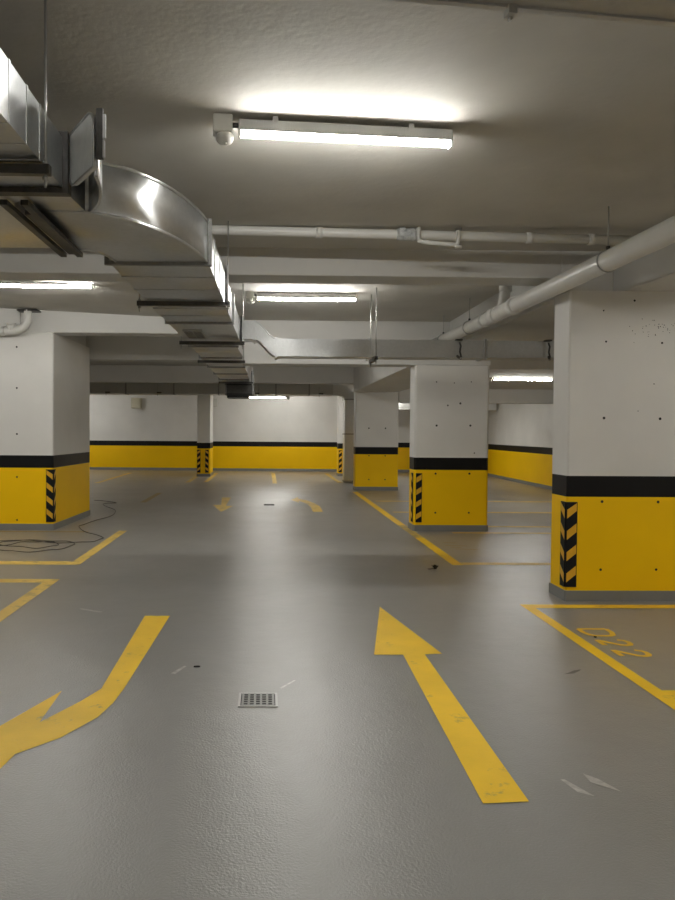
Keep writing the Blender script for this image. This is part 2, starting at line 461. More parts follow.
for y0, y1 in zip(cuts2[:-1], cuts2[1:]): sleeve(y0, y1, -1.0, -.985, -.395, -.35)
for y in (4.95, 7.62, 9.45): b = MB(); ring(b, xl(y), xr(y), ZB, ZT, y); part(b, 'flange', main)
for y in (9.68, 11.2, 12.8, 14.3, 15.8): b = MB(); ring(b, -1.0, -.385, ZB, ZT, y, .05); part(b, 'flange', main)
for y in (5.42, 5.9, 6.8, 7.2, 8.9, 10.2, 10.7, 11.8, 12.3):      # raised stiffening ribs
    a, c = (xl(y), xr(y)) if y < 9.5 else (-1.0, -.39)
    b = MB(); ring(b, a, c, ZB, ZT, y, .03, .006, 'galv'); part(b, 'rib', main)
b = MB(); ringx(b, 3.82, 4.60, ZB, ZT, -1.20, .05, .03, 'flange_dark'); part(b, 'flange', main)
for xx in (-1.26, -1.16): 
    b = MB(); b.box(xx - .018, xx + .018, 3.58, 4.64, ZB - .045, ZB - .02, 'flange_dark'); part(b, 'support_rail', main)
# vent grille in the underside
b = MB(); b.box(-.92, -.71, 8.14, 8.82, ZB - .022, ZB - .002, 'galv_dull')
for k in range(2):
    x = -.91 + k * .1; b.box(x, x + .085, 8.2, 8.76, ZB - .026, ZB - .021, 'dark')
for k in range(9): b.box(-.912, -.718, 8.2 + k * .065, 8.215 + k * .065, ZB - .029, ZB - .024, 'galv_dull')
part(b, 'vent_grille', main)
# damper box at the far end
b = MB(); b.box(-.94, -.30, 17.0, 17.7, 2.44, 3.0, 'flange_dark', bevel=.01)
d = part(b, 'damper_box', main)
b = MB()
for z in (2.46, 2.68, 2.93): b.box(-.95, -.29, 16.97, 17.0, z - .015, z + .015, 'dark')
for x in (-.93, -.31): b.box(x - .015, x + .015, 16.97, 17.0, 2.43, 3.0, 'flange')
b.box(-.90, -.42, 17.02, 17.6, 2.385, 2.44, 'dark')
for k in range(6): b.box(-.88, -.44, 17.05 + k * .09, 17.08 + k * .09, 2.375, 2.39, 'flange')
o = b.build('damper_frame', d); o.data.transform(Matrix.Translation(-Vector(main.location)))

# feed duct coming from behind the camera, joined to the elbow box
feed = thing('feed_air_duct', (-1.3, 1.0, ZB), 'galvanised feed duct entering overhead beside the camera, ending at a cheek plate painted as lit', 'air duct')
sleeve(-2.0, 3.46, -1.75, -1.75, -.945, -.945, 'galv', 'straight_section', ZB, 2.948, feed)
for y in (.9, 1.6, 2.2, 2.75, 2.95, 3.12, 3.2):
    b = MB(); ring(b, -1.75, -.945, ZB, 2.948, y, .02, .003, 'galv'); part(b, 'rib', feed)
b = MB(); ring(b, -1.75, -.945, ZB, 2.948, 3.48, .06, .026, 'flange_dark'); part(b, 'flange', feed)
# neck behind the flange to the elbow box
sleeve(3.51, 3.82, -1.75, -1.75, -.95, -.93, 'galv', 'neck', ZB, 2.948, feed)
# cheek plate with two rounded corners, turned towards the bend
A, B_ = Vector((-.905, 3.50, 0)), Vector((-.722, 3.20, 0)); L_ = (B_ - A).length; u = (B_ - A) / L_; nn = Vector((-u.y, u.x, 0))
def rounded():
    r, p = .075, []
    w, h = L_, .245
    for cx, cy, a0 in ((w - r, h - r, 0), (r, r, 180)):
        arc = [(cx + r * math.cos(math.radians(a0 + k * 18)), cy + r * math.sin(math.radians(a0 + k * 18))) for k in range(6)]
        p += arc
        p.append((0, h) if a0 == 0 else (w, 0))
    return p
b = MB(); pr = rounded()
f0 = [b.bm.verts.new(A + u * s + Vector((0, 0, ZB + .005 + z))) for s, z in pr]; f1 = [b.bm.verts.new(A + u * s - nn * .02 + Vector((0, 0, ZB + .005 + z))) for s, z in pr]
b.face(f0, 'galv'); b.face(f1, 'cheek')
for k in range(len(pr)): b.face([f0[k], f0[(k + 1) % len(pr)], f1[(k + 1) % len(pr)], f1[k]], 'galv')
M['cheek'] = paint('zinc_painted_lit', (.84, .87, .88), .10, .4, 9, .1, 30)  # pale coat paints lamplight into the seen face of the galvanised plate
cheek = part(b, 'cheek_plate', feed)
b = MB()
edge = [A + u * s - nn * .021 + Vector((0, 0, ZB + .005 + z)) for s, z in pr]
b.tube(edge, .006, 'galv', 6, closed=True)
o = b.build('rolled_edge', cheek); o.data.transform(Matrix.Translation(-Vector(feed.location)))
b = MB(); rot = Matrix.Rotation(math.atan2(u.y, u.x), 3, 'Z')
c = B_ + u * .012
b.box(c.x - .012, c.x + .016, c.y - .012, c.y + .012, 2.755, 2.965, 'flange_dark')
b.box(c.x + .016, c.x + .028, c.y - .012, c.y + .004, 2.84, 2.94, 'galv'); b.box(c.x + .016, c.x + .024, c.y - .012, c.y + .004, 2.76, 2.83, 'galv')
part(b, 'end_flange', feed)
# short curved apron sheet under the cheek plate, running back to the elbow
b = MB()
prof = [(-.75, 3.30), (-.765, 3.45), (-.79, 3.58), (-.825, 3.70), (-.87, 3.80), (-.91, 3.86)]
lo = [b.bm.verts.new((x, y, ZB + .002)) for x, y in prof]; hi = [b.bm.verts.new((x, y, 2.94)) for x, y in prof]
lo2 = [b.bm.verts.new((x - .012, y - .006, ZB + .002)) for x, y in prof]; hi2 = [b.bm.verts.new((x - .012, y - .006, 2.94)) for x, y in prof]
for k in range(len(prof) - 1):
    b.face([lo[k], lo[k + 1], hi[k + 1], hi[k]], 'galv', True); b.face([lo2[k], lo2[k + 1], hi2[k + 1], hi2[k]], 'galv', True)
    b.face([lo[k], lo[k + 1], lo2[k + 1], lo2[k]], 'galv'); b.face([hi[k], hi[k + 1], hi2[k + 1], hi2[k]], 'galv')
for k in (0, -1): b.face([lo[k], hi[k], hi2[k], lo2[k]], 'galv')
part(b, 'apron_sheet', feed)

# side duct into the elbow from the left
side = thing('side_air_duct', (-3.5, 4.2, ZB), 'galvanised duct coming from the left into the elbow, its underside catching yellow', 'air duct')
b = MB(); b.box(-7.5, -1.225, 3.82, 4.60, ZB, ZT, 'galv'); part(b, 'straight_section', side)
for x in (-2.6, -4.1, -5.6): b = MB(); ringx(b, 3.82, 4.60, ZB, ZT, x, .05, .022, 'flange'); part(b, 'flange', side)

# overhead duct crossing in front of the first lamp
b = MB(); a = math.atan2(.106, .869)
over = thing('overhead_air_duct', (1.0, 2.3, 3.05), 'dull duct edge crossing the very top of the view', 'air duct')
rt = Matrix.Rotation(a, 3, 'Z'); p0, p1 = Vector((.0, 2.437, 0)), Vector((3.25, 2.834, 0)); dn = Vector((math.sin(a), -math.cos(a), 0))
q = [p0, p1, p1 + dn * .6, p0 + dn * .6]
b.prism([(p.x, p.y) for p in q], [(3.05, 'galv_dull'), (3.33, None)]); part(b, 'straight_section', over)
b = MB(); q = [p0 - dn * .012, p1 - dn * .012, p1 + dn * .012, p0 + dn * .012]
b.prism([(p.x, p.y) for p in q], [(3.042, 'galv'), (3.055, None)]); part(b, 'edge_seam', over)
pc = p0 + (p1 - p0) * .254
b = MB(); b.box(pc.x - .018, pc.x + .012, pc.y - .02, pc.y + .02, 3.02, 3.07, 'galv', rt); b.box(pc.x - .004, pc.x + .004, pc.y + .004, pc.y + .02, 3.01, 3.075, 'galv', rt); part(b, 'edge_clip', over)

# small branch duct
br = thing('branch_air_duct', (1.6, 9.45, 2.54), 'small bright galvanised duct branching off and dropping in an S bend', 'air duct')
Y0, Y1 = 9.28, 9.60
b = MB(); b.box(-.327, -.155, Y0, Y1, 2.757, 2.985, 'galv'); part(b, 'collar', br)
b = MB(); N = 12; ctr = []
for k in range(N + 1):
    t = k / N; ctr.append((-.155 + .275 * t, -.208 * (3 * t * t - 2 * t ** 3)))
rr = []
for i, (x, dz) in enumerate(ctr):
    rr.append([b.bm.verts.new((x, y, z + dz)) for y, z in ((Y0, 2.757), (Y1, 2.757), (Y1, 2.975), (Y0, 2.975))])
for i in range(N):
    for k in range(4): b.face([rr[i][k], rr[i][(k + 1) % 4], rr[i + 1][(k + 1) % 4], rr[i + 1][k]], 'galv', k in (0, 2))
b.face(rr[0], 'galv'); b.face(rr[-1], 'galv')
sb = part(b, 'offset_bend', br)
b = MB()
for z in (2.757, 2.975): b.tube([(x, Y0, z + dz) for x, dz in ctr], .008, 'galv', 6)
o = b.build('seam', sb); o.data.transform(Matrix.Translation(-Vector(br.location)))
for x0, x1, mt in ((.12, 1.30, 'galv'), (1.30, 2.75, 'galv_dull'), (2.75, 4.6, 'galv_dull')):
    b = MB(); b.box(x0, x1, Y0, Y1, 2.549, 2.767, mt); part(b, 'straight_section', br)
for x, z0, z1 in ((-.155, 2.757, 2.975), (.12, 2.549, 2.767), (1.30, 2.549, 2.767), (2.75, 2.549, 2.767)):
    b = MB(); ringx(b, Y0, Y1, z0, z1, x, .03, .018, 'galv'); part(b, 'flange', br)
for x in (.66, .80, .95, 1.1): b = MB(); ringx(b, Y0, Y1, 2.549, 2.767, x, .02, .004, 'galv'); part(b, 'rib', br)

# duct along the back and its drop
bk = thing('back_air_duct', (-3, 23.5, 2.78), 'long dull duct crossing before the back wall, hung under the beams', 'air duct')
b = MB(); b.box(-9.5, 2.1, 23.3, 23.75, 2.78, 3.13, 'galv_dull'); part(b, 'straight_section', bk)
for x in (-7.5, -5.9, -4.4, -2.9, -1.5, .3, 1.35): b = MB(); ringx(b, 23.3, 23.75, 2.78, 3.13, x, .05, .025, 'flange'); part(b, 'flange', bk)
dp = thing('upright_air_duct', (2.63, 23.5, 0), 'upright metal duct dropping to the floor beside the distant pillar', 'air duct')
b = MB(); N = 8; rr = []
for k in range(N + 1):
    t = math.radians(90 * k / N); c0 = (2.1, 2.66)
    ro, ri = (.69, .47), (.37, .12)
    rr.append([b.bm.verts.new((c0[0] + r[0] * math.sin(t), y, c0[1] + r[1] * math.cos(t))) for r, y in ((ro, 23.3), (ro, 23.75), (ri, 23.75), (ri, 23.3))])
for i in range(N):
    for k in range(4): b.face([rr[i][k], rr[i][(k + 1) % 4], rr[i + 1][(k + 1) % 4], rr[i + 1][k]], 'galv', k in (0, 2))
b.face(rr[0], 'galv'); b.face(rr[-1], 'galv'); part(b, 'elbow', dp)
for z0, z1 in ((.02, 1.55), (1.55, 2.66)): b = MB(); b.box(2.47, 2.79, 23.3, 23.75, z0, z1, 'galv', bevel=.01); part(b, 'straight_section', dp)
for z in (.06, 1.55, 2.64):
    b = MB()
    for a in ((2.45, 2.474, 23.28, 23.77), (2.786, 2.81, 23.28, 23.77), (2.47, 2.79, 23.28, 23.304), (2.47, 2.79, 23.746, 23.77)): b.box(*a, z - .02, z + .02, 'flange')
    part(b, 'flange', dp)

# ------------------------------------------------------------------ hangers
def hanger(x0, x1, y, z, zc0, zc1, label, rods=('left', 'right'), r=.006, bar=.02, mat='flange_dark', drop=.07, group='duct hangers', angle=False):
    t = thing('duct_hanger', ((x0 + x1) / 2, y, z), label, 'hanger', group)
    b = MB()
    b.box(x0, x1, y - bar, y + bar, z - .018, z + .022, mat)
    b.box(x0 + .01, x1 - .01, y - bar * .5, y + bar * .5, z + .0222, z + .0232, 'dark')
    part(b, 'channel', t)
    if angle:
        b = MB(); b.box(x1 - .045, x1 - .03, y - .02, y + .02, z, z + .33, 'galv'); b.box(x1 - .045, x1 - .015, y - .02, y - .014, z, z + .33, 'galv'); part(b, 'angle_bracket', t)
    for k in rods:
        x, zc = (x0 + .02, zc0) if k == 'left' else (x1 - .02, zc1)
        b = MB(); b.tube([(x, y, z - drop), (x, y, zc + .01)], r, 'rod', 8)
        b.tube([(x, y, z - .04), (x, y, z - .025)], .013, 'rod', 6); b.tube([(x, y, z + .024), (x, y, z + .036)], .013, 'rod', 6)
        part(b, 'rod', t)
    return t
hanger(-1.80, -.912, 3.15, ZB - .03, 3.4, 3.4, 'rod and channel hanger holding up the feed duct overhead', r=.0065)
hanger(-1.11, -.315, 6.38, ZB - .03, 3.4, 3.4, 'double channel hanger under the long duct, nearest to its elbow', angle=True)
hanger(-1.06, -.27, 9.05, ZB - .045, 3.42, 3.4, 'channel hanger under the long duct behind its vent grille', angle=True)
hanger(-1.06, -.33, 11.45, ZB - .045, 3.4, 3.4, 'channel hanger under the long duct before the second cross beam', r=.005)
hanger(-1.05, -.29, 16.3, ZB - .045, 3.4, 3.4, 'last channel hanger under the long duct by its dark damper box', r=.006)
def end_hanger(x, label, rods=True):
    t = thing('duct_hanger', (x, 9.44, 2.52), label, 'hanger', 'branch duct hangers')
    b = MB(); b.box(x - .02, x + .02, 9.16, 9.72, 2.505, 2.545, 'flange_dark'); part(b, 'channel', t)
    for y in (9.20, 9.68):
        b = MB(); b.tube([(x, y, 2.45), (x, y, 3.41)], .006, 'rod', 8); b.tube([(x, y, 2.475), (x, y, 2.505)], .014, 'rod', 6); part(b, 'rod', t)
end_hanger(1.36, 'hanger with thin rods at the joint of the small branch duct')
def s_bracket(x, label):
    t = thing('duct_bracket', (x, 9.25, 2.5), label, 'bracket', 'branch duct brackets')
    b = MB(); b.tube([(x, 9.235, 2.735), (x + .015, 9.23, 2.69), (x + .005, 9.23, 2.62), (x + .02, 9.23, 2.56), (x, 9.23, 2.535)], .012, 'flange_dark', 8)
    b.box(x - .05, x + .03, 9.19, 9.27, 2.755, 2.772, 'flange_dark'); part(b, 'strap', t)
    b = MB(); b.tube([(x + .02, 9.24, 2.53), (x - .09, 8.98, 2.535)], .016, 'flange_dark', 8); part(b, 'rail', t)
s_bracket(2.41, 'dark bent bracket on the small duct in front of the second wide pillar')
s_bracket(3.53, 'dark bent bracket on the small duct next to the nearest pillar')
for i, x in enumerate((-8.0, -6.9, -5.0, -3.4, -.35, 1.65)):
    hanger(x - .012, x + .13, 23.18, 2.80, 3.4, 3.4, ['hanger on the back duct beside the broad pillar edge', 'hanger on the back duct nearest the broad pillar', 'hanger on the back duct above the cream wall box',
           'hanger on the back duct left of the slim pillar', 'hanger pair on the back duct by the damper box', 'hanger on the back duct near the upright drop'][i], ('left',) if i != 4 else ('left', 'right'), .010, .03, drop=.1, group='back duct hangers')

# ------------------------------------------------------------------ pipes
dr = thing('drain_pipe', (2.7, 8.0, 3.0), 'fat white drain pipe sloping along the ceiling past the two wide pillars', 'pipe')
def dz(y): return 2.962 + .0095 * (y - 4.9)
b = MB(); b.tube([(2.7, y, dz(y)) for y in (-1.0, 3, 6, 9, 11.9)], .083, 'pipe', 20); part(b, 'straight_pipe', dr)
for y, w, r in ((8.05, .07, .096), (8.75, .10, .094), (9.15, .05, .092)):
    b = MB(); b.tube([(2.7, y - w, dz(y)), (2.7, y + w, dz(y))], r, 'pipe', 20); part(b, 'coupling', dr)
b = MB()
b.tube([(2.7, 8.62, dz(8.6)), (2.70, 8.45, 3.08), (2.69, 8.36, 3.18), (2.69, 8.34, 3.26)], .060, 'pipe', 16)
b.tube([(2.69, 8.345, 3.20), (2.69, 8.34, 3.28)], .072, 'pipe', 16)
b.tube([(2.69, 8.34, 3.28), (2.69, 8.34, 3.399)], .058, 'pipe', 16); part(b, 'wye_branch', dr)
def pipe_clamp(x, y, z, r, zc, label):
    t = thing('pipe_hanger', (x, y, z), label, 'hanger', 'drain pipe hangers')
    b = MB(); b.tube([(x + r * math.cos(k * math.pi / 12), y, z + r * math.sin(k * math.pi / 12)) for k in range(24)], .006, 'rod', 6, closed=True)
    b.box(x - .012, x + .012, y - .012, y + .012, z + r, z + r + .03, 'flange_dark'); part(b, 'clamp_ring', t)
    b = MB(); b.tube([(x, y, z + r + .02), (x, y, zc + .01)], .0055, 'rod', 8); part(b, 'rod', t)
pipe_clamp(2.7, 5.85, dz(5.85), .088, 3.4, 'clamp and rod on the fat drain pipe above the nearest pillar')
pipe_clamp(2.7, 9.85, dz(9.85), .088, 3.4, 'clamp and rod on the fat drain pipe before it reaches the small duct')
pipe_clamp(2.7, 11.3, dz(11.3), .088, 3.4, 'farthest clamp and rod on the fat drain pipe by the small duct')

cp = thing('water_pipe', (1.3, 6.5, 3.34), 'thin white pipe crossing the ceiling just before the first cross beam', 'pipe')
def cpz(x): return 3.356 - .0135 * max(x + .44, 0)
b = MB(); b.tube([(x, 6.5, cpz(x)) for x in (-4, -.44, 1.3, 3.4)], .041, 'pipe', 16); part(b, 'straight_pipe', cp)
b = MB(); b.tube([(1.13, 6.5, cpz(1.1)), (1.17, 6.5, cpz(1.1)), (1.22, 6.5, cpz(1.1)), (1.27, 6.5, cpz(1.1)), (1.32, 6.5, cpz(1.1))], [.046, .056, .052, .058, .046], 'tape', 14)
b.box(1.15, 1.20, 6.44, 6.47, 3.36, 3.38, 'tape'); part(b, 'taped_joint', cp, label='grey taped pipe joint')
b = MB(); b.tube([(1.31, 6.5, 3.37), (1.31, 6.42, 3.365), (1.305, 6.415, 3.31), (1.31, 6.42, 3.262), (1.36, 6.42, 3.250), (1.60, 6.42, 3.232), (1.645, 6.42, 3.235), (1.655, 6.42, 3.29), (1.655, 6.43, 3.36)], .019, 'pipe', 10)
b.tube([(1.655, 6.42, 3.20), (1.655, 6.42, 3.222)], .03, 'pipe', 10); b.box(1.63, 1.68, 6.40, 6.44, 3.355, 3.375, 'flange'); part(b, 'bypass_loop', cp)
for x in (.45, 2.3, 2.85): b = MB(); b.tube([(x - .03, 6.5, cpz(x)), (x + .03, 6.5, cpz(x))], .049, 'pipe', 16); part(b, 'coupling', cp)

lp = thing('waste_pipe', (-4.1, 11.78, 3.2), 'white waste pipe with elbow going up into the ceiling at the broad pillar', 'pipe')
LY = 11.78
b = MB(); b.tube([(-5.6, LY, 3.155), (-4.0, LY, 3.165), (-3.93, LY, 3.175), (-3.86, LY, 3.205), (-3.80, LY, 3.26), (-3.768, LY, 3.33), (-3.765, LY, 3.40), (-3.765, LY, 3.50)], .062, 'pipe', 16); part(b, 'bent_pipe', lp)
b = MB(); b.tube([(-4.02, LY, 3.17), (-4.02, LY, 3.27)], .062, 'pipe', 16); b.tube([(-4.02, LY, 3.268), (-4.02, LY, 3.288)], .075, 'pipe', 16)
b.tube([(-4.20, LY, 3.16), (-4.12, LY, 3.162)], .073, 'pipe', 16); part(b, 'cleanout_tee', lp)
b = MB(); b.box(-3.92, -3.60, 11.72, 11.93, 3.477, 3.497, 'flange_dark'); part(b, 'ceiling_bracket', lp)
b = MB(); b.tube([(-3.88, LY, 3.20), (-3.88, LY, 3.5)], .008, 'rod', 8); part(b, 'rod', lp)

# small conduits under the far beams
cd = thing('sprinkler_pipe', (-5, 22.0, 3.25), 'thin grey pipe run strung above the back duct', 'pipe')
b = MB(); b.tube([(-9, 22.4, 3.30), (-3, 22.4, 3.26), (2.2, 22.4, 3.22)], .04, 'pipe', 10); part(b, 'straight_pipe', cd)
for x in (-4.35, -1.2): b = MB(); b.tube([(x, 22.4, 3.28), (x, 22.4, 3.14), (x + .06, 22.4, 3.08)], .035, 'pipe', 10); part(b, 'drop', cd)

# ------------------------------------------------------------------ wall boxes
b = MB(); b.box(-5.53, -5.12, 30.36, 30.6, 2.53, 2.96, 'cream', bevel=.03); b.box(-5.49, -5.16, 30.345, 30.362, 2.57, 2.92, 'cream', bevel=.01)
tag(b.build('wall_speaker', loc=(-5.32, 30.5, 2.53)), 'cream square box mounted high on the back wall', 'wall box')
b = MB(); b.box(-2.26, -1.99, 30.25, 30.415, 2.62, 2.96, 'sensor', bevel=.02)
tag(b.build('junction_box', loc=(-2.1, 30.4, 2.62)), 'small pale box on the back wall beside the slim pillar', 'wall box')

# ------------------------------------------------------------------ floor markings
def ribbon(b, pts, w, z, mat, closed=False):
    pts = [Vector((*p, 0)) for p in pts]; n = len(pts); Lv, Rv = [], []
    for i in range(n):
        a = pts[i - 1] if (i or closed) else None; c = pts[(i + 1) % n] if (i < n - 1 or closed) else None
        d1 = (pts[i] - a).normalized() if a is not None else None; d2 = (c - pts[i]).normalized() if c is not None else None
        if d1 is None: d1 = d2
        if d2 is None: d2 = d1
        n1, n2 = Vector((-d1.y, d1.x, 0)), Vector((-d2.y, d2.x, 0)); m = (n1 + n2)
        m = m.normalized() if m.length > 1e-4 else n1
        k = min(1 / max(m.dot(n1), .3), 2.2) * w / 2
        Lv.append(b.bm.verts.new(pts[i] + m * k + Vector((0, 0, z)))); Rv.append(b.bm.verts.new(pts[i] - m * k + Vector((0, 0, z))))
    for i in range(n if closed else n - 1):
        j = (i + 1) % n; b.face([Rv[i], Rv[j], Lv[j], Lv[i]], mat)
ZL = .0025
def up(o):
    for p in o.data.polygons:
        if p.normal.z < 0: p.flip()
    return o
def flat(name, polys, mat, label, cat, group=None, z=ZL):
    b = MB()
    for p in polys: b.poly([(*q, z) for q in p], mat)
    x = sum(q[0] for q in polys[0]) / len(polys[0]); y = sum(q[1] for q in polys[0]) / len(polys[0])
    return tag(up(b.build(name, loc=(x, y, 0), fix=False)), label, cat, group)
def strip(x0, x1, y0, y1): return [(x0, y0), (x1, y0), (x1, y1), (x0, y1)]

flat('painted_arrow', [[(1.053, 6.737), (.786, 5.274), (.996, 5.275), (.946, 3.14), (1.152, 3.156), (1.155, 5.285), (1.284, 5.30)]], 'line',
     'large yellow straight arrow on the lane floor pointing away from the camera', 'floor arrow', 'floor arrows')
stem = [(-1.039, 6.39), (-.823, 6.392), (-.872, 4.565), (-.890, 4.32), (-.930, 4.11), (-1.06, 3.835), (-1.228, 3.64), (-1.265, 3.30), (-1.62, 3.42), (-1.245, 4.535), (-1.231, 4.04), (-1.085, 4.36), (-1.012, 4.57)]
flat('painted_arrow', [stem], 'line', 'large yellow arrow bending towards the left edge of the view', 'floor arrow', 'floor arrows')
flat('painted_arrow', [[(-1.062, 17.97), (-.844, 17.98), (-.86, 15.93), (-.703, 15.92), (-.888, 14.72), (-1.148, 16.11), (-.975, 16.12)]], 'line_pale',
     'small far yellow arrow pointing back to the camera, beside the slim pillar line', 'floor arrow', 'floor arrows')
flat('painted_arrow', [[(.596, 17.39), (.796, 18.21), (.785, 17.75), (.96, 17.35), (1.10, 16.6), (1.171, 15.9), (1.152, 14.80), (.95, 14.79), (.965, 15.7), (.93, 16.3), (.86, 16.75), (.77, 17.05), (.752, 16.66)]], 'line_pale',
     'small far yellow arrow curving to the left, before the upright duct', 'floor arrow', 'floor arrows')
BL, G = 'bay line', 'yellow bay lines'
flat('bay_line', [strip(2.38, 2.48, 3.2, 6.84), strip(2.48, 5.5, 6.70, 6.84), strip(2.48, 5.5, 4.40, 4.54)], 'line',
     'yellow bay outline enclosing the painted stall number before the nearest pillar', BL, G)
flat('bay_line', [[(2.265, 8.88), (2.40, 8.88), (2.415, 11.2), (2.28, 11.2)]], 'line', 'broad yellow bay edge running past the leaf towards the second wide pillar', BL, G)
flat('bay_line', [strip(2.40, 6.8, 8.90, 9.07)], 'line_pale', 'yellow bay line crossing behind the nearest pillar from the corner by the leaf', BL, G)
flat('bay_line', [[(2.28, 11.2), (2.415, 11.2), (2.42, 12.7), (2.285, 12.7)]], 'line_worn', 'worn stretch of yellow bay edge at the foot of the second wide pillar', BL, G)
flat('bay_line', [[(2.285, 12.7), (2.42, 12.7), (2.47, 19.9), (2.33, 19.9)]], 'line', 'yellow bay edge running from the second wide pillar to the distant one', BL, G)
for y0, y1, lb in ((11.70, 11.84, 'yellow bay line just in front of the second wide pillar foot'), (12.49, 12.66, 'yellow bay line just behind the second wide pillar foot'),
                   (14.72, 14.92, 'thin yellow bay line crossing midway between second wide and distant pillars'), (17.1, 17.3, 'farthest thin yellow bay line before the distant pillar')):
    flat('bay_line', [strip(2.57 if y0 > 12 else 3.0, 7.6, y0, y1)], 'line_pale', lb, BL, G)
flat('bay_line', [strip(-2.35, -2.215, 8.83, 11.88), strip(-6.5, -2.35, 8.83, 9.06)], 'line_pale', 'yellow bay corner in front of the broad pillar beside the cable', BL, G)
flat('bay_line', [strip(-2.34, -2.205, 4.8, 7.97), strip(-6.5, -2.34, 7.78, 7.97)], 'line_pale', 'yellow bay corner cut by the left edge behind the bending arrow', BL, G)
flat('bay_line', [strip(-6.5, -2.8, 11.66, 11.78)], 'line_faint', 'faint yellow line along the foot of the broad pillar', BL, G)
flat('bay_line', [strip(-5.26, -5.09, 22.7, 28.4)], 'line_pale', 'far yellow bay line beside the broad pillar, running to the back wall', BL, G)
flat('bay_line', [strip(-2.82, -2.68, 16.6, 19.2)], 'line_faint', 'faded yellow dash on the far floor between broad and slim pillars', BL, G)
flat('bay_line', [strip(-2.53, -2.38, 23.2, 26.3)], 'line_worn', 'worn yellow bay line left of the slim pillar foot', BL, G)
flat('bay_line', [strip(-1.97, -1.83, 23.4, 28.6)], 'line_pale', 'yellow bay line right of the slim pillar foot', BL, G)
flat('bay_line', [strip(.21, .35, 22.9, 28.6)], 'line_pale', 'far yellow bay line in the middle of the back wall', BL, G)
flat('bay_line', [strip(2.27, 2.42, 23.3, 28.7)], 'line_worn', 'worn yellow bay line at the foot of the upright duct', BL, G)

# stall number, painted in three stencilled strokes read from the lane
t = thing('painted_stall_number', (2.68, 5.6, 0), 'yellow stall number D22 painted on the floor before the nearest pillar', 'floor number')
GL = {'D': [[(0, 0), (0, 1)], [(0, 1), (.30, 1), (.52, .90), (.6, .74), (.6, .26), (.52, .10), (.30, 0), (0, 0)]],
      '2': [[(.02, .74), (.08, .90), (.22, .99), (.40, .99), (.55, .90), (.60, .74), (.55, .58), (.40, .42), (.03, .06)], [(0, .05), (.6, .05)]]}
for ch, yy in (('D', 5.98), ('2', 5.665), ('2', 5.395)):
    b = MB()
    for k, st in enumerate(GL[ch]): ribbon(b, [(2.565 + .23 * q, yy - (.34 if ch == 'D' else .25) * p) for p, q in st], .042, ZL + .0004 * k, 'line_digit')
    M.setdefault('line_digit', line_mat('stencil_yellow', .30, (.84, .53, .04)))
    o = part(b, 'letter' if ch == 'D' else 'digit', t); up(o)
b = MB()
for i, (x0, x1, y) in enumerate(((2.60, 2.78, 10.72), (2.56, 2.86, 10.45), (2.62, 2.92, 10.13), (2.60, 2.74, 10.30))): ribbon(b, [(x0, y), (x1, y - .05)], .05, ZL, 'line_faint')
tag(up(b.build('painted_stall_number', loc=(2.72, 10.4, 0), fix=False)), 'faint worn yellow number strokes on the floor before the second wide pillar', 'floor number')

# ------------------------------------------------------------------ drains, cable, bits on the floor
g = thing('floor_drain', (-.04, 4.375, 0), 'square perforated steel floor drain in the lane between the two large arrows', 'drain')
b = MB(); x0, x1, y0, y1 = -.155, .078, 4.262, 4.488
for a in ((x0, x1, y0, y0 + .014), (x0, x1, y1 - .014, y1), (x0, x0 + .014, y0 + .014, y1 - .014), (x1 - .014, x1, y0 + .014, y1 - .014)): b.box(*a, 0, .006, 'galv_dull')
part(b, 'frame', g)
b = MB(); b.box(x0 + .014, x1 - .014, y0 + .014, y1 - .014, .0005, .002, 'dark'); part(b, 'sump', g)
b = MB(); nx = 5; ax0, ax1, ay0, ay1 = x0 + .026, x1 - .026, y0 + .024, y1 - .018
for k in range(nx + 1):
    x = ax0 + (ax1 - ax0) * k / nx; b.box(x - .007, x + .007, ay0 - .008, ay1 + .008, .003, .0065, 'drain_steel')
for k in range(6):
    y = ay0 + (ay1 - ay0) * k / 5; b.box(ax0, ax1, y - .007, y + .007, .0032, .0062, 'drain_steel')
M['drain_steel'] = plain('drain_steel', (.26, .26, .25), .5, .3)
part(b, 'grate', g)
b = MB(); b.box(-.04, .19, 16.1, 16.35, .0, .006, 'dark')
tag(b.build('floor_drain', loc=(.075, 16.2, 0)), 'small dark far floor drain between the two small arrows', 'drain')

def smooth_path(p, k=5):
    out = []
    P = [Vector((*q, 0)) for q in p]
    for i in range(len(P) - 1):
        a, b_, c, d = P[max(i - 1, 0)], P[i], P[i + 1], P[min(i + 2, len(P) - 1)]
        for s in range(k):
            t = s / k
            out.append(.5 * ((2 * b_) + (c - a) * t + (2 * a - 5 * b_ + 4 * c - d) * t * t + (3 * b_ - a - 3 * c + d) * t ** 3))
    out.append(P[-1]); return out
path = [(-3.9, 16.9), (-3.3, 16.4), (-3.51, 16.0), (-3.01, 14.82), (-2.89, 13.78), (-3.06, 12.72), (-3.07, 12.2), (-2.74, 11.49), (-2.43, 11.07), (-2.42, 10.76), (-2.59, 10.52), (-3.02, 10.5), (-3.6, 10.72),
        (-3.95, 10.5), (-3.9, 10.1), (-3.5, 9.84), (-3.2, 9.68), (-2.9, 9.77), (-2.71, 10.02), (-2.665, 10.375), (-2.85, 10.6), (-3.25, 10.69), (-3.6, 10.68), (-3.72, 10.35), (-3.34, 10.09), (-3.04, 10.01), (-2.87, 10.28), (-3.06, 10.55), (-3.42, 10.54), (-3.6, 10.25), (-4.2, 10.0)]
sp = smooth_path(path)
b = MB(); b.tube([(p.x, p.y, .011 + .006 * (1 + math.sin(i * .9))) for i, p in enumerate(sp)], .0062, 'cable', 6)
tag(b.build('power_cable', loc=(-3.1, 11, 0)), 'thin dark cable lying in loose loops around the broad pillar foot', 'cable')

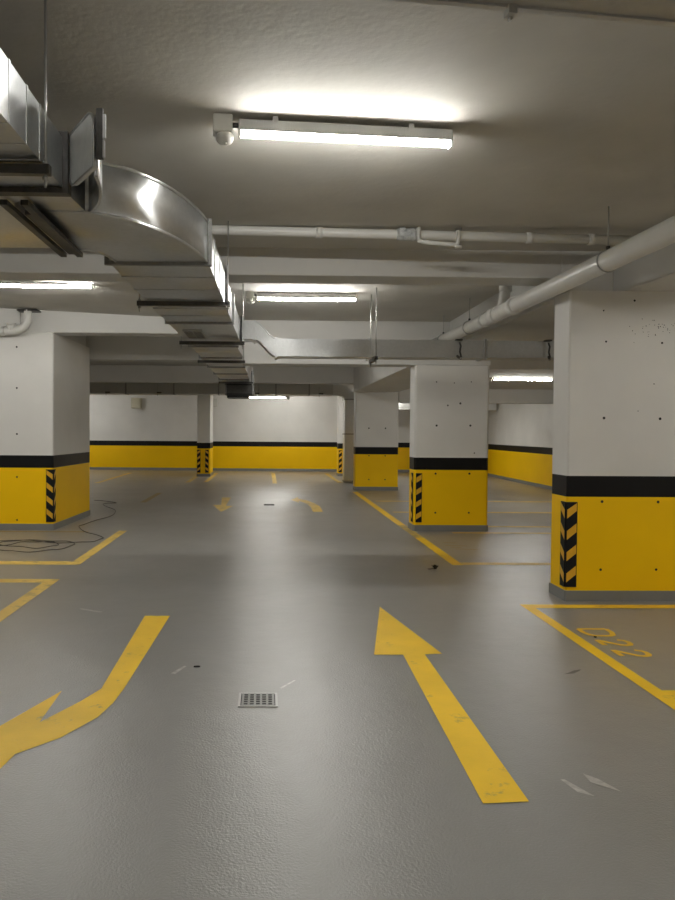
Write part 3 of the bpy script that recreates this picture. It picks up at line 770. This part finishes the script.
b = MB(); random.seed(3)
for k in range(7):
    a = k * 2 * math.pi / 7 + random.uniform(-.2, .2); l = random.uniform(.03, .05); h = random.uniform(.012, .06)
    c0 = Vector((1.995, 8.62, .012)); d = Vector((math.cos(a), math.sin(a) * .9, 0)); s = Vector((-d.y, d.x, 0))
    pts = [c0 + s * .008, c0 + d * l * .5 + s * .022 + Vector((0, 0, h * .7)), c0 + d * l + Vector((0, 0, h)), c0 + d * l * .5 - s * .022 + Vector((0, 0, h * .5)), c0 - s * .008]
    vs = [b.bm.verts.new(p) for p in pts]; vb = [b.bm.verts.new(p - Vector((0, 0, .004))) for p in pts]
    b.face(vs, 'leaf'); b.face(list(reversed(vb)), 'leaf')
    for i in range(5): b.face([vs[i], vb[i], vb[(i + 1) % 5], vs[(i + 1) % 5]], 'leaf')
b.tube([(1.995, 8.62, .004), (1.995, 8.62, .016)], .018, 'leaf', 8)
b.tube([(1.995, 8.62, .012), (1.93, 8.60, .006), (1.91, 8.62, .004)], .004, 'leaf', 5)
tag(b.build('dry_leaf', loc=(1.995, 8.62, 0)), 'curled dark dry leaf lying on the lane beside the bay corner', 'leaf')

def scrap(x, y, w, l, h, a, label, mat='leaf'):
    b = MB(); c, s = math.cos(a), math.sin(a)
    base = [(-.5, -.3), (-.1, -.5), (.45, -.35), (.5, .2), (.1, .5), (-.4, .35)]
    b.prism([(x + (p * l) * c - (q * w) * s, y + (p * l) * s + (q * w) * c) for p, q in base], [(0, mat), (h, None)])
    return tag(b.build('floor_scrap', loc=(x, y, 0)), label, 'scrap')
scrap(-.46, 5.0, .02, .045, .008, .1, 'tiny dark scrap lying alone between the bending arrow and the drain')
scrap(2.60, 5.74, .02, .02, .008, .5, 'dark pebble lying beside the painted stall number')
flat('floor_smear', [[(1.99, 4.845), (2.06, 4.86), (2.12, 4.91), (2.15, 4.95), (2.09, 4.925), (2.03, 4.875)]], 'smear', 'thin dark smear on the floor beside the near bay line', 'stain') if M.setdefault('smear', plain('dark_smear', (.12, .117, .107), .45)) else None

M['scuff'] = paint('pale_scuff', (.46, .45, .425), .25, .38, 25, .2, 85, 1.0)
flat('floor_scuff', [[(1.40, 3.24), (1.46, 3.20), (1.39, 3.36), (1.37, 3.36)]], 'scuff', 'short pale scuff streak beside the tail of the straight arrow', 'stain')
flat('floor_scuff', [[(1.50, 3.33), (1.60, 3.24), (1.55, 3.36), (1.50, 3.42)]], 'scuff', 'outer pale scuff streak beside the tail of the straight arrow', 'stain')
flat('floor_scuff', [[(.105, 4.57), (.20, 4.72), (.19, 4.73), (.095, 4.585)]], 'scuff', 'thin pale scratch just beyond the lane floor drain', 'stain')
flat('floor_scuff', [[(-1.66, 6.62), (-1.45, 6.50), (-1.43, 6.53), (-1.66, 6.66)]], 'scuff', 'pale scuff between the bending arrow and the cut bay corner', 'stain')
flat('floor_scuff', [[(-.62, 4.86), (-.55, 5.02), (-.53, 5.01), (-.59, 4.85)]], 'scuff', 'faint pale scratch left of the lane floor drain', 'stain')

# ------------------------------------------------------------------ world and view
w = bpy.data.worlds.new('world'); S.world = w; w.use_nodes = True
w.node_tree.nodes['Background'].inputs[0].default_value = (.02, .02, .02, 1)
w.node_tree.nodes['Background'].inputs[1].default_value = .2
S.view_settings.view_transform = 'Standard'; S.view_settings.look = 'None'
S.view_settings.exposure = 1.50; S.view_settings.gamma = 1.0; S.view_settings.use_curve_mapping = False
S.cycles.diffuse_bounces = 6; S.cycles.max_bounces = 12; S.cycles.glossy_bounces = 4
S.cycles.sample_clamp_indirect = 6.0
S.cycles.use_denoising = True
